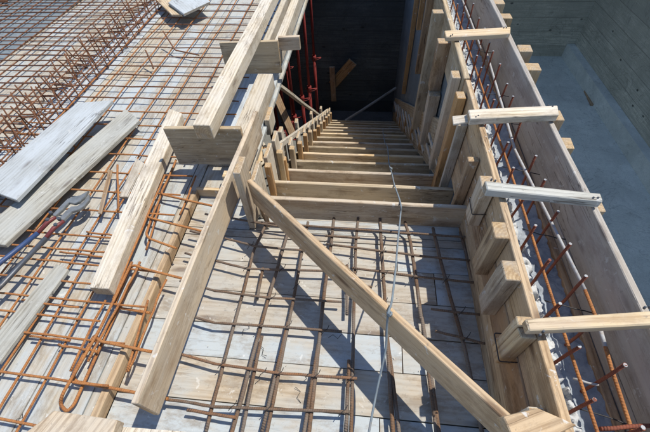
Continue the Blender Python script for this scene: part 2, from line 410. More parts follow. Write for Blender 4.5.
# walls: masonry seen in pit and room, plus two added unseen light blockers
RX, RY = 4.56, 8.48
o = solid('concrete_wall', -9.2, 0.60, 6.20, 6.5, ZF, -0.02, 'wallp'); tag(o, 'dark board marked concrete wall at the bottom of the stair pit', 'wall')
o = solid('concrete_wall', 0.93, RX+0.3, RY, RY+0.3, ZF, 2.2, 'wallc'); tag(o, 'board marked concrete end wall of the sunken room', 'wall')
o = solid('concrete_wall', RX, RX+0.3, -4, RY-0.002, ZF, 5.7, 'wallc'); tag(o, 'long board marked side wall on the right of the sunken room', 'wall')  # unseen upper part carried up so the room floor lies in shade
o = solid('concrete_wall', -9.2, -9.0, -3, 6.2, ZF, 0.0, 'wallp'); tag(o, 'unseen wall added far to the left to keep light out under the slab deck', 'wall')  # added out of view so no light leaks in below the deck
o = solid('concrete_wall', -9.2, 0.9, -3.2, -3.02, ZF, 0.0, 'wallp'); tag(o, 'unseen wall added behind the viewpoint to keep light out under the landing', 'wall')  # added behind the camera to keep the space below dark
# kicker at the foot of the long wall, and end wall
k = thing('wall_kicker', 'low smooth concrete kicker along the foot of the right room wall', 'kicker', (RX, 0, ZF))
solid('kicker_face', RX-0.16, RX-0.003, -4, RY-0.003, ZF+0.01, ZF+0.30, 'floorc', k)

# concrete wall under the shutters (already cast lower lift), between stair pit and room
o = solid('cast_wall', 0.587, 0.90, -4, 6.2, ZF, 0.0, 'panel'); tag(o, 'cast concrete wall below the shutters between stair and room', 'wall')

# ================================================================== INNER SHUTTER (stair side)
XI0, XI1 = 0.556, 0.585; ZT = 0.5
sh = thing('wall_shutter', 'brown plank shutter on the stair side with short studs nailed to it', 'formwork', (0.59, 1.5, 0.2))
zs = [0.5, 0.335, 0.17, 0.005]
for i in range(3):
    box('plank', XI0+random.uniform(-.002, .002), XI1-i*0.0005, -0.6, 1.93+0.05*i, zs[i+1]+0.003, zs[i], ('tan', 'brown', 'tan')[i], sh, grain='y', n=16, warp=0.003)
box('plank', XI0-0.004, XI1, 1.95, 4.6, 0.25, 0.497, 'riser', sh, grain='y', n=12)
box('lower_plank', XI0+0.004, XI1-0.002, -0.6, 1.30, -0.03, 0.0, 'brown', sh, grain='y')
# grey-blue sheets further along the stair
bp = solid('panel', XI0+0.006, XI1-0.001, 1.96, 6.19, -2.6, 0.245, 'bluepanel', sh)
# sloping guide plank that follows the flight
def nos(y): return 0.16-0.588*(y-1.275)
board('guide_plank', [(0.530, 2.2, nos(2.2)+0.43), (0.530, 5.6, nos(5.6)+0.43), (0.530, 5.6, nos(5.6)+0.22), (0.530, 2.2, nos(2.2)+0.22)], 0.024, 'riser', sh, down=(1, 0, 0), n=16)
board('guide_plank', [(0.534, 1.95, nos(1.95)+0.16), (0.534, 5.6, nos(5.6)+0.16), (0.534, 5.6, nos(5.6)-0.02), (0.534, 1.95, nos(1.95)-0.02)], 0.02, 'riser', sh, down=(1, 0, 0), n=16)
# studs: (y, z top, z bottom, width along y, depth, material)
studs = [
 (1.115, 0.505, 0.27, 0.085, 0.050, 'grain'), (0.872, 0.505, 0.24, 0.078, 0.052, 'tan'), (0.697, 0.505, 0.235, 0.080, 0.052, 'grain'),
 (0.515, 0.51, 0.27, 0.030, 0.048, 'fresh'), (0.478, 0.50, 0.265, 0.034, 0.047, 'fresh'), (0.25, 0.44, 0.22, 0.075, 0.045, 'pale'),
 (1.825, 0.47, -0.33, 0.072, 0.048, 'orange'), (2.035, 0.475, -0.25, 0.08, 0.05, 'grain'), (2.5, 0.45, 0.10, 0.08, 0.08, 'brown'),
 (2.44, 0.10, -0.35, 0.08, 0.078, 'grain'), (2.90, 0.48, -0.55, 0.075, 0.085, 'riser'), (3.45, 0.42, -0.30, 0.07, 0.06, 'brown'),
 (3.95, 0.40, -0.10, 0.05, 0.05, 'orange'), (4.45, 0.40, -1.15, 0.055, 0.05, 'orange'), (1.66, 0.40, -0.12, 0.03, 0.05, 'pale'),
 (1.35, 0.43, -0.02, 0.035, 0.05, 'brown')]
for (y, zt, zb, wd, dp, mt) in studs:
    box('stud', XI0-0.004-dp, XI0-0.004, y-wd/2, y+wd/2, zb, zt, mt, sh, grain='z', n=4, warp=0.003, rough_end=0.002)
# wire loops round two studs
for (y, z) in ((0.496, 0.33), (1.115, 0.36)):
    tube('tie_wire', fillet([(0.555, y-0.048, z), (0.497, y-0.048, z-0.005), (0.497, y+0.048, z+0.002), (0.555, y+0.048, z)], 0.008, 3), 0.0022, 'wire', sh, 6)

# ================================================================== OUTER SHUTTER (room side)
XO0, XO1 = 0.893, 0.92
so_ = thing('wall_shutter', 'grey plank shutter on the room side with a pale sawn top edge', 'formwork', (0.9, 1.5, 0.2))
box('plank', XO0, XO1, -0.6, 4.8, 0.285, 0.50, 'shut', so_, grain='y', n=24, warp=0.005)
box('plank', XO0+0.002, XO1-0.002, -0.6, 4.8, 0.05, 0.282, 'shut', so_, grain='y', n=24, warp=0.003)
box('bottom_batten', XO0-0.030, XO0-0.001, -0.6, 4.8, 0.17, 0.225, 'brown', so_, grain='y', n=20)
for (y, zt) in ((3.05, 0.49), (2.82, 0.48), (2.30, 0.50), (2.10, 0.49), (1.66, 0.47), (1.475, 0.44), (1.09, 0.44), (0.55, 0.46), (0.2, 0.45)):
    box('stud', XO1+0.002, XO1+0.082, y-0.04, y+0.04, zt-0.55, zt, 'fresh', so_, grain='z', n=3, rough_end=0.002)
solid('room_panel', XO1-0.012, XO1-0.003, -4, 6.3, ZF+0.02, 0.045, 'panel', so_)

tag(board('tilted_block', [at(503, 418, .53), at(540, 408.5, .53), at(579, 425, .52), at(520, 455, .52)], 0.05, 'tan', n=3, rough_end=.006), 'skewed wood block on the shutter top at the bottom right of the landing', 'block')
# ------------------------------------------------------------------ concrete in the wall form
pour = thing('wet_concrete', 'grey blue concrete poured between the two wall shutters', 'concrete', (0.75, 1.5, 0.2))
def field(name, x0, x1, y0, y1, step, fn, mat, parent, keep=None):
    nx = int((x1-x0)/step)+1; ny = int((y1-y0)/step)+1
    bm = bmesh.new(); G = []
    for j in range(ny+1):
        row = []
        for i in range(nx+1):
            x = x0+(x1-x0)*i/nx; y = y0+(y1-y0)*j/ny
            row.append(bm.verts.new((x, y, fn(x, y))))
        G.append(row)
    for j in range(ny):
        for i in range(nx):
            f = bm.faces.new((G[j][i], G[j][i+1], G[j+1][i+1], G[j+1][i])); f.smooth = True
    me = bpy.data.meshes.new(name); bm.to_mesh(me); bm.free()
    return link(name, me, mat, None, parent)
def pz(x, y): return 0.215 + 0.016*noise.fractal(Vector((x*22, y*22, 0)), 0.9, 2.0, 5) + 0.012*noise.noise(Vector((x*4, y*3, 5)))
field('surface', XI1+0.001, XO0-0.001, -0.6, 4.8, 0.010, pz, 'pour', pour)
def cz(x, y):
    wv = 0.185+0.030*noise.noise(Vector((0, y*4, 2)))+0.025*noise.noise(Vector((0, y*15, 9)))
    e = (x-XI1)/wv
    r = noise.fractal(Vector((x*60, y*60, 11)), 0.55, 2.2, 5)
    top = 0.285-0.045*e+0.009*r
    if e > 0.8: top -= (e-0.8)*0.35
    gap = noise.noise(Vector((x*30, y*30, 31)))
    if gap > 0.05: top -= (gap-0.05)*0.35
    return max(top, 0.16)
field('slurry_crust', XI1+0.0015, XI1+0.24, -0.6, 4.8, 0.005, cz, 'slurry', pour)

# ------------------------------------------------------------------ wall reinforcement
wr = thing('wall_rebar', 'row of upright rust red bars standing in the wet wall concrete', 'rebar', (0.75, 1.5, 0.2))
inner_y = [0.32, 0.47, 0.625, 0.78, 0.945, 1.12, 1.285, 1.47, 1.63, 1.80, 1.97, 2.15, 2.33, 2.52, 2.71, 2.92, 3.15, 3.4]
outer_y = [0.10, 0.255, 0.41, 0.57, 0.715, 0.87, 1.03, 1.19, 1.355, 1.60, 1.83, 1.99, 2.16, 2.34, 2.47, 2.65, 2.85, 3.1, 3.35]
def upright(x, y, z):
    lx, ly = random.uniform(-.006, .006), random.uniform(-.008, .008)
    b = tube('bar', wav((x-lx, y-ly, 0.16), (x+lx, y+ly, z), 0.002, 4), 0.0055, 'rustr', wr, 8)
    tube('bar_cap', [(x+lx, y+ly, z-0.002), (x+lx, y+ly, z+0.001)], 0.0057, 'tip', b, 8)
for y in inner_y: upright(0.70+random.uniform(-.005, .005), y, 0.45+random.uniform(-.02, .01))
for y in outer_y: upright(0.80+random.uniform(-.006, .006), y, 0.465+random.uniform(-.02, .01))
rl = [at(px, py, z) for px, py, z in ((487, 54, .36), (502, 105, .36), (515, 150, .37), (535, 190, .375), (560, 240, .38), (585, 290, .38), (599, 325, .38), (612, 370, .37))]
tube('rail_bar', rl[:6], 0.0064, 'galv', wr, 10)
tube('rail_bar', rl[5:]+[Vector((0.81, 0.2, .37)), Vector((0.81, -0.3, .36))], 0.006, 'rust', wr, 10)
tube('cement_smear', [rl[6].lerp(rl[7], .1), rl[6].lerp(rl[7], .5)], 0.0068, 'galv', wr, 10)
tube('rail_bar', wav((0.712, 3.9, .35), (0.712, 1.6, .36), .004)+wav((0.714, 1.5, .365), (0.722, -0.3, .37), .004), 0.0055, 'rust', wr, 8)
tube('rail_bar', wav((0.80, 3.9, .34), (0.795, 2.6, .35), .004), 0.006, 'galv', wr, 8)
# thin spacers and tying wires across the gap
for y in (0.30, 0.66, 0.99, 1.38, 1.78, 2.05, 2.6):
    tube('spacer', wav((0.70, y+.02, .34), (0.87, y-.015, .33), .004, 5), 0.0022, 'wire', wr, 6)
tube('cross_bar', wav((0.725, 0.262, .375), (0.888, 0.285, .38), .002, 4), 0.006, 'rustr', wr, 8)
tube('cross_bar', wav((0.735, 0.42, .30), (0.80, 0.40, .32), .002, 4), 0.004, 'galv', wr, 8)

# ------------------------------------------------------------------ battens tying the two shutters together
def tie(pts, z, t, mat, label):
    o = board('tie_batten', [at(*p, z) for p in pts], t, mat, n=8, warp=0.004, bev=0.004, rough_end=0.004)
    c0, c1 = at(*pts[0], z).lerp(at(*pts[3], z), .5), at(*pts[1], z).lerp(at(*pts[2], z), .5)
    for u in (0.05, 0.085, 0.92, 0.96):
        p = c0.lerp(c1, u)+Vector((0, random.uniform(-.012, .012), -.004))
        tube('nail', [p, p+Vector((.001, .002, .010))], .0035, 'dsteel', o, 8)
    return tag(o, label, 'batten', 'battens nailed across the wall shutters')
tie([(445, 30.5), (511, 26.5), (511, 33), (446, 36.5)], 0.535, 0.03, 'fresh', 'farthest yellow batten across the wall shutters, thin and straight')
tie([(468, 110), (557.5, 105), (560, 114), (470, 119)], 0.545, 0.04, 'pale', 'whitish cross batten second farthest over the wall shutters')
tie([(485, 180), (600, 193), (604, 201), (487, 189)], 0.55, 0.04, 'grey', 'bowed grey batten across the wall shutters, slanting down to the right')
tie([(526, 318.5), (662, 310), (662, 324), (529, 331)], 0.555, 0.035, 'fresh', 'nearest wide tan batten across the wall shutters')
# loose offcuts lying by the shutter top
tag(board('wood_offcut', [at(469, 114, .52), at(452, 116, .50), at(453, 124, .50), at(471, 121, .52)], 0.012, 'pale', n=2), 'small white wood offcut under the second farthest cross batten', 'offcut')

# ================================================================== STAIR FORMWORK
st = thing('stair_formwork', 'timber stair formwork with riser boards stepping down into the dark pit', 'formwork', (0, 1.275, 0))
RS, GO = 0.1723, 0.293
XL, XR = -0.545, 0.545
for i in range(14):
    y = 1.275+GO*i; zt = 0.16-RS*i
    xr = {0: 0.568, 1: 0.57}.get(i, XR); xl = {0: -0.53}.get(i, XL)
    box('riser_board', xl, xr+random.uniform(-.004, .004), y, y+0.026, zt-(0.165 if i else 0.16), zt+random.uniform(-.002, .002), ('fresh', 'riser', 'grain', 'riser')[i % 4] if i else 'grain', st, n=12, warp=0.003)
# soffit boards under the flight
sf = bmesh.new()
def sof(y): return -0.588*(y-1.182)-0.003
ys = 1.184
lay = sf.verts.layers.float.new('tint')
while ys < 5.9:
    e = ys+0.17; tn = random.random()
    q = [(-0.60, ys+.001, sof(ys)), (0.60, ys+.001, sof(ys)), (0.60, e-.001, sof(e)), (-0.60, e-.001, sof(e))]
    vs = [sf.verts.new(p) for p in q]; vb = [sf.verts.new((p[0], p[1], p[2]-.03)) for p in q]
    for v in vs+vb: v[lay] = tn
    sf.faces.new(vs); sf.faces.new(vb[::-1])
    for i in range(4): sf.faces.new((vs[i], vb[i], vb[(i+1) % 4], vs[(i+1) % 4]))
    ys = e
bmesh.ops.recalc_face_normals(sf, faces=sf.faces)
me = bpy.data.meshes.new('soffit_boards'); sf.to_mesh(me); sf.free(); link('soffit_boards', me, 'ldeck', None, st)
# left stringer, rising batten, hangers and cleats
board('stringer_plank', [(-0.582, 1.7, nos(1.7)-0.03), (-0.582, 5.6, nos(5.6)-0.03), (-0.582, 5.6, nos(5.6)-0.33), (-0.582, 1.7, nos(1.7)-0.33)], 0.024, 'riser', st, down=(-1, 0, 0), n=16)
board('rail_batten', [(-0.600, 1.93, nos(1.93)+0.215), (-0.600, 5.25, nos(5.25)+0.215), (-0.574, 5.25, nos(5.25)+0.215), (-0.574, 1.93, nos(1.93)+0.215)], 0.045, 'pale', st, n=14)
for i in range(2, 14):
    y = 1.275+GO*i; z = nos(y)
    up = 0.20+random.uniform(-.02, .02)
    box('hanger', -0.571, -0.551, y+0.035, y+0.135, z-0.30, z+up-0.05, 'pale', st, grain='z', n=3)
    box('cleat', -0.550, -0.512, y-0.045, y-0.001, z-0.14, z+0.155+random.uniform(-.03, .02), 'orange' if i % 3 else 'fresh', st, grain='z', n=3)
    if i in (3, 5, 8, 11): box('post', -0.632, -0.603, y+0.02, y+0.09, z-0.5, z+0.27, 'pale', st, grain='z', n=3)
# first boards of the left side, nearer and bigger
box('side_board', -0.585, -0.560, 1.34, 1.50, -0.16, 0.235, 'pale', st, grain='z', n=4)
box('side_board', -0.582, -0.558, 1.60, 1.74, -0.28, 0.165, 'pale', st, grain='z', n=4)
box('cleat', -0.556, -0.520, 1.52, 1.562, -0.10, 0.165, 'orange', st, grain='z', n=3)
box('side_board', -0.585, -0.562, 1.84, 1.95, -0.35, 0.10, 'pale', st, grain='z', n=4)
box('cleat', -0.560, -0.520, 1.80, 1.838, -0.28, 0.03, 'fresh', st, grain='z', n=3)
# right side: leaning sticks and small cleats
for i in range(2, 13):
    y = 1.275+GO*i; z = nos(y)
    beam('stick', (0.535, y+0.03, z+0.05), (0.515, y+0.46+0.015*i, z-0.005), 0.016, 0.03, 'pale', st, n=4)
    if i % 2 == 0: box('cleat', 0.515, 0.55, y+0.15, y+0.20, z-0.05, z+0.17, 'orange', st, grain='z', n=3)

# upright stake the brace bears on
stk = tag(box('stake', -0.60, -0.565, 1.19, 1.31, -0.0, 0.43, 'grain', None, grain='z', n=5), 'short upright board at the upper end of the diagonal brace', 'stake')
tag(board('stake', [(-0.555, 1.29, 0.14), (-0.555, 1.29, -0.0), (-0.50, 1.20, -0.0), (-0.50, 1.20, 0.12)], 0.02, 'brown', n=3, down=(0, 1, 0)), 'dark shaded board stub below the upper end of the diagonal brace', 'stake')
# ------------------------------------------------------------------ diagonal brace
A = Vector((-0.548, 1.235, 0.345)); B = Vector((0.570, 0.165, 0.40))
tag(beam('diagonal_brace', A, B, 0.026, 0.165, 'tan', n=20, warp=0.004), 'long timber brace laid diagonally over the landing rebar', 'brace')

# ================================================================== LANDING REINFORCEMENT
lm = thing('landing_rebar_mat', 'brown steel reinforcement grid over the stair landing boards', 'rebar mat', (0, 0.5, 0.06))
def bar(px, z, r, mat, parent, label=None, name='bar', amp=0.0015):
    pts = []
    for i in range(len(px)-1):
        a = at(*px[i], z); b = at(*px[i+1], z); w_ = wav(a, b, amp, 5); w_[0] = a; w_[-1] = b
        pts += w_ if i == 0 else w_[1:]
    o = tube(name, pts, r, mat, parent, 8)
    if label: o['label'] = label
    return o
lon = [[(206, 432), (223, 366), (245, 286), (254, 250), (266, 224)], [(224, 455), (232, 432), (272, 286), (290, 226)], [(262, 450), (267, 432), (296, 286), (304, 240), (308, 222)],
       [(305, 450), (309, 432), (325, 286), (331, 245), (334, 218)], [(351, 450), (351, 432), (354, 303), (356, 240), (358, 218)],
       [(394, 450), (393, 432), (384, 286), (381, 240), (380, 218)], [(441, 450), (435, 404), (417, 286), (410, 240), (405, 222)],
       [(489, 455), (482, 432), (465, 350), (443, 270), (433, 228)], [(512, 420), (485, 335), (471, 270), (460, 232)]]
for i, L in enumerate(lon):
    bar(L, 0.042, 0.0085 if i in (1, 3, 5, 6, 7) else 0.0075, 'rustg', lm)
# lapped bars lying beside the first ones
for L in ([(262, 432), (288, 322)], [(301, 450), (304, 432), (318, 345)], [(345.5, 432), (349, 360)], [(386.5, 330), (399, 432), (400, 450)], [(238, 450), (262, 336)], [(428, 365), (436, 432), (438, 450)],
          [(263, 268), (257, 300)], [(347, 265), (347, 315)], [(414, 262), (421, 320)]):
    bar(L, 0.043, 0.0075, 'rustg', lm)
lat = [([(205, 214), (280, 226.5), (300, 229)], 'rustg'), ([(255, 222), (411, 233.5)], 'rustg'), ([(402, 232.5), (474, 238)], 'rustg'),
       ([(190, 231), (224, 238), (254, 246), (307, 251)], 'rustg'), ([(326, 244), (416, 255.5), (470, 260.5)], 'rustg'), ([(185, 253), (216, 261), (246, 268.5), (338, 271.5)], 'rustg'),
       ([(352, 268), (411, 275.5)], 'rustg'), ([(180, 281), (215, 291), (270, 298), (342, 302)], 'rustg'), ([(393, 274), (482, 283.5)], 'rustg'), ([(431, 309), (484, 315)], 'rustg'),
       ([(435, 331), (490, 345)], 'rustg'), ([(175, 311), (215, 323), (342, 331.5)], 'rustg'), ([(165, 350), (215, 364), (285, 374), (357, 378.5)], 'rustm'), ([(160, 398), (215, 407), (350, 412)], 'rustg'),
       ([(325, 236), (360, 238)], 'rustg'), ([(350, 285.5), (372, 287)], 'rustg'), ([(187, 410), (236, 417.5)], 'rustm')]
for L, mt in lat: bar(L, 0.058, 0.006, mt, lm)
# black tying wires at some crossings, and wire ends
for (px, py) in ((328, 246), (382, 252), (354, 275), (384, 303), (272, 298), (325, 331), (351, 379), (246, 268), (267, 410), (309, 374), (232, 407), (296, 286), (288, 326), (260, 326), (279, 374), (221, 365), (343, 412), (384, 276), (352, 256), (331, 232), (250, 246), (282, 269), (316, 376), (262, 374), (240, 300), (414, 276), (446, 280), (462, 312), (467, 338)):
    p = at(px, py, 0.066)
    tube('tie_wire', fillet([p+Vector((-.014, -.012, -.012)), p+Vector((-.004, -.002, .002)), p+Vector((.010, .012, -.004)), p+Vector((.016, .022, .012))], .004, 2), 0.0016, 'wire', lm, 5)

# ================================================================== LEFT DECK REINFORCEMENT
dm = thing('deck_rebar_mat', 'orange rusty reinforcement grid on the left slab deck beside the landing', 'rebar mat', (-1.6, 2, 0.08))
z1, z2 = ZD+0.034, ZD+0.046
for x in (-1.235, -1.34, -1.42, -1.58, -1.74, -1.90, -2.06, -2.20):
    if x in (-1.34,): tube('bar', wav((x, -0.2, z1), (x-.02, 1.75, z1), .006, 14), 0.0052, 'rust', dm); continue
    tube('bar', wav((x+random.uniform(-.015, .015), -0.6, z1), (x-0.01+random.uniform(-.02, .02), 6.6, z1), .008, 24), 0.0050, 'rust', dm)
tube('bar', wav((-1.10, 1.62, z1), (-1.10, 6.6, z1), .008, 24), 0.0055, 'rust', dm)
near = [0.02, 0.17, 0.33, 0.50, 0.585, 0.67, 0.76, 0.85, 0.94, 1.03]
for y in near:
    full = y in (0.17, 0.33, 0.50, 0.67, 0.85)
    x1 = {0.17: -0.955, 0.02: -1.02}.get(y, -0.93 if full else -1.13)
    tube('bar', wav((-2.35, y+random.uniform(.0, .03), z2), (x1+random.uniform(-.03, .02), y-.03, z2), .004, 12), 0.0052, 'rust', dm)
y = 1.19
while y < 6.6:
    x1 = -1.02 if 1.5 > y or y > 1.9 else -1.2
    if y > 1.55: x1 = -0.90
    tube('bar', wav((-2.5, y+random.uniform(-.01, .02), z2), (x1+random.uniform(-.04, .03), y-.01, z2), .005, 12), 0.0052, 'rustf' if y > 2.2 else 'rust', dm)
    y += 0.155+random.uniform(-.012, .012)
for x in (-1.235, -1.42, -1.58, -1.74):
    for y in (0.17, 0.33, 0.50, 0.67, 0.85, 1.03, 1.34, 1.65, 1.96):
        if random.random() < 0.6:
            p = Vector((x, y-.01, z2+.005)); q = random.uniform(-.006, .006)
            tube('tie_wire', [p+Vector((-.012, -.010, -.008)), p+Vector((0, 0, .003)), p+Vector((.011, .009+q, -.005)), p+Vector((.016+q, .018, .010))], 0.0014, 'wire', dm, 5)
# hairpin bars along the deck edge
hz = 0.115
hp = [[(152, 352), (125, 346.5), (98.5, 341), (95, 334), (73, 374), (75, 381.5), (121, 390), (168, 399)],
      [(184, 279), (143, 268.5), (133, 264.5), (128, 272), (115, 303), (119, 308), (150, 313)],
      [(222, 208), (190, 201), (160.5, 194), (170, 175), (176, 160)],
      [(205, 232), (165, 222), (147, 217), (146, 210), (164, 176)],
      [(176.5, 248.5), (149, 238.5), (146, 234), (156, 206)],
      [(132, 262), (100, 329), (62, 395), (60, 405), (67, 412), (74, 405), (98, 352), (140, 262)]]
for q in hp:
    tube('hairpin_bar', fillet([at(a, b, hz if i < 3 else hz-0.035) for i, (a, b) in enumerate(q)], 0.03, 6), 0.0065, 'rust', dm, 8)
for q in ([(128, 372), (166, 280)], [(88, 362), (139, 265)], [(112, 300), (165, 176)]):
    tube('bar', wav(at(*q[0], 0.11), at(*q[1], 0.11), .004, 8), 0.0055, 'rust', dm, 8)

# far mat beyond the beam cage
fm = thing('far_rebar_mat', 'dense dark reinforcement grid on the far left slab beyond the beam cage', 'rebar mat', (-3.5, 3, 0.08))
y = 0.9
while y < 7.0:
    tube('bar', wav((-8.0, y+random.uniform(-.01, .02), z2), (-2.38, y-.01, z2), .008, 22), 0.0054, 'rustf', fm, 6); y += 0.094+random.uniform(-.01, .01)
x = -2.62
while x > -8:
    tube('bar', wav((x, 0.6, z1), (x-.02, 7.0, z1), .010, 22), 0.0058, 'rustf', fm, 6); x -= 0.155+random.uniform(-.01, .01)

# beam cage: stirrups standing up out of the slab line
bc = thing('beam_cage', 'row of upright stirrups and rods of a beam cage crossing the left deck', 'rebar cage', (-2.3, 3, 0.1))
y = 0.85; i = 0
while y < 6.4:
    xa, xb = -2.40+random.uniform(-.02, .02), -2.22+random.uniform(-.02, .02); h = 0.27+random.uniform(-.04, .03)
    dy = random.uniform(-.05, .05)
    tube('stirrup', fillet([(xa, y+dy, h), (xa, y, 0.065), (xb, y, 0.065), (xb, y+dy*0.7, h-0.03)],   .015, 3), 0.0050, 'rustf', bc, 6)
    if i % 4 == 0: tube('cross_rod', wav((xa-.05, y-.03, 0.12+random.uniform(0, .08)), (xb+.06, y+random.uniform(-.1, .15), 0.13+random.uniform(0, .1)), .004, 4), 0.0050, 'rustf', bc, 6)
    if i % 3 == 0: tube('rod', wav((xa+0.07, y+.05, 0.07), (xa+0.05+dy, y+.06+dy, 0.30), .004, 4), 0.0050, 'rustf', bc, 6)
    y += 0.092; i += 1
tag(box('pale_strip', -2.47, -2.16, 0.2, 6.8, ZD+0.003, ZD+0.012, 'bluegrey', None, grain='y', n=20), 'whitish strip under the upright stirrups of the beam cage', 'strip')
for xx, zz in ((-2.40, 0.085), (-2.40, 0.17), (-2.22, 0.085), (-2.22, 0.16), (-2.31, 0.08)):
    tube('long_bar', wav((xx, 0.6, zz), (xx, 6.6, zz), .010, 24), 0.0050, 'rustf', bc, 6)

y = 0.9
while y < 3.0:
    xx = -2.58+random.uniform(-.05, .05)
    tube('stirrup', fillet([(xx, y+random.uniform(-.05, .05), 0.22+random.uniform(-.05, .05)), (xx, y, 0.07), (xx+0.14, y+.01, 0.07), (xx+0.14, y+.02, 0.19)], .015, 3), 0.0050, 'rustf', bc, 6)
    y += 0.17
# blue grey shuttering sheets lying at the far left, clutter on them
bs = solid('blue_sheet', -9.0, -3.31, -1.0, 7.0, ZD+0.004, ZD+0.010, 'bluepanel'); tag(bs, 'blue grey shuttering sheets under the far left rebar', 'sheets')
rb = thing('rebar_bundle', 'bundle of spare rusty bars lying in the far left corner', 'rebar bundle', (-4.8, 4.0, 0.12))
for i in range(26):
    a = Vector((-5.6+random.uniform(-.3, .3), 3.75+random.uniform(-.35, .35), 0.11+0.012*(i % 4))); dd = Vector((1.5+random.uniform(-.3, .2), 0.35+random.uniform(-.35, .5), 0))
    tube('bar', wav(a, a+dd, .01, 5), 0.008, 'rustf', rb, 6)

# loose rods
tag(tube('bent_rod', fillet([at(163, 31, .20), at(175, 50, .11), at(199, 55, .11)], .02, 4), .006, 'rustf'), 'bent loose rod lying on the left mat above the plywood corner', 'rod')
tag(tube('loose_rod', wav(at(145.5, 50, .20), at(153.5, 69, .10), .003, 4), .006, 'rustf'), 'short straight loose rod leaning on the left mat', 'rod')
tag(tube('loose_rod', wav(at(117.5, 165, .15), at(118.5, 211, .11), .002, 4), .0062, 'rust'), 'short upright rusty rod end beside the long thick timber', 'rod')
tag(tube('hook_rod', fillet([at(34, 180, .15), at(66, 143, .16), at(70, 141, .16), at(76, 148, .10)], .015, 4), .006, 'rust'), 'hooked bar end poking up between the two wide boards', 'rod')
tag(board('wood_strip', [at(108, 169, .12), at(97, 213, .12), at(101, 214, .12), at(112.5, 170, .12)], .01, 'brown', n=3), 'thin brown wood strip lying beside the bolt cutter jaws', 'wood strip')

# short bar ends and starter bars sticking out at the deck edge
for i, (a, b) in enumerate((((196, 176), (180, 215)), ((172, 168), (150, 222)), ((105, 300), (70, 372)), ((160, 205), (146, 250)), ((148, 300), (127, 372)))):
    tube('bar', wav(at(*a, 0.10), at(*b, 0.10), .003, 6), 0.0055, 'rust', dm, 8)
for (a, b) in (((58, 345), (98, 352)), ((30, 336), (70, 341)), ((22, 300), (78, 308)), ((60, 252), (112, 258)), ((86, 232), (118, 236))):
    tube('bar', wav(at(*a, 0.105), at(*b, 0.105), .003, 6), 0.0052, 'rust', dm, 8)

# ================================================================== BOARDS ON THE LEFT DECK
def lay(name, px, z, t, mat, label, cat, zs=None, **kw):
    zs = zs or [z]*4
    return tag(board(name, [at(*p, q) for p, q in zip(px, zs)], t, mat, **kw), label, cat)
lay('wide_board', [(113, 99.5), (15, 200.5), (-22, 184), (77, 103)], 0.20, 0.025, 'bluegrey', 'pale bluish cement washed wide board, upper one of two at the left edge', 'board', n=12, rough_end=.01)
lay('wide_board', [(139.5, 120), (5, 244.5), (-30, 240), (125, 109)], 0.135, 0.027, 'grey', 'grey green wide board, lower one of two at the left edge', 'board', n=12, rough_end=.006)
lay('thick_timber', [(182, 113), (108, 289), (88.5, 287.5), (169, 108)], 0.17, 0.065, 'pale', 'long thick pale timber lying on the mat left of the landing', 'timber', n=14)
lay('small_board', [(68, 269), (-2, 364), (-14, 345), (56, 263.5)], 0.115, 0.022, 'grey', 'narrow grey board below the bolt cutter at the left edge', 'board', n=8)
lay('wood_strip', [(144, 163), (128, 197), (119, 197), (136, 158)], 0.105, 0.018, 'pale', 'short pale board scrap just left of the thick timber', 'board', n=4)
lay('white_board', [(168, 2), (183.5, 13), (210, 1), (192, -14)], 0.20, 0.025, 'bluegrey', 'whitish board corner lying on the deck at the top edge', 'board', n=4)
lay('brown_board', [(155.5, -1), (171.5, 14.5), (182, 14.5), (166, -6)], 0.165, 0.02, 'fresh', 'tan board under the whitish board at the top edge', 'board', n=4)
lay('rough_timber', [(20, 436), (50, 414.5), (118, 421), (105, 455)], 0.33, 0.05, 'grain', 'rough tan timber offcut cropped by the bottom left edge', 'timber', n=8, rough_end=.02, warp=.012)
lay('rough_timber', [(95, 437), (112, 424), (190, 429), (190, 452)], 0.28, 0.05, 'pale', 'splintered pale timber end beside the tan offcut at the bottom edge', 'timber', n=8, rough_end=.02, warp=.012)
# deck edge fascia: light batten along the step down to the landing
tag(box('edge_batten', -0.992, -0.962, -1.0, 1.41, 0.001, ZD+0.006, 'tan', None, grain='y', n=18), 'pale batten along the step between slab deck and landing', 'batten')
tag(box('edge_batten', -0.975, -0.70, 1.415, 1.44, -0.06, ZD+0.004, 'fresh', None, grain='x', n=4), 'short batten closing the far end of the landing boards', 'batten')

# plank on edge between deck and landing
tag(box('edge_plank', 0, 1, 0, 1, 0, 1, 'grain') if False else board('edge_plank', [(-0.715, 0.215, 0.32), (-0.662, 1.83, 0.335), (-0.636, 1.83, 0.335), (-0.689, 0.215, 0.32)], 0.185, 'grain', n=18, warp=.003),
    'long plank standing on edge along the left side of the landing', 'plank')
tag(box('spacer_block', -0.80, -0.64, 1.45, 1.50, 0.056, 0.145, 'fresh'), 'small block under the far end of the plank on edge', 'block')

# ================================================================== UPSTAND FORM ON THE EDGE OF THE VOID
tag(board('cross_board', [(-1.115, 1.575, 0.38), (-0.672, 1.59, 0.38), (-0.672, 1.617, 0.38), (-1.115, 1.602, 0.38)], 0.27, 'riser', n=5), 'nearer upright cross board carrying the end of the long timber', 'board')
tag(board('cross_board', [(-1.085, 2.60, 0.38), (-0.652, 2.635, 0.38), (-0.652, 2.662, 0.38), (-1.085, 2.627, 0.38)], 0.25, 'riser', n=5), 'farther upright cross board under the long timber', 'board')
tag(board('cross_board', [(-0.66, 2.69, 0.375), (-0.50, 2.70, 0.375), (-0.50, 2.74, 0.375), (-0.66, 2.73, 0.375)], 0.10, 'grain', n=3), 'short timber end sticking out over the pit beside the farther cross board', 'timber')
tag(beam('long_timber', (-0.833, 1.485, 0.478), (-0.80, 5.4, 0.478), 0.094, 0.090, 'pale', n=20, warp=.004), 'long squared timber laid over the two cross boards', 'timber')
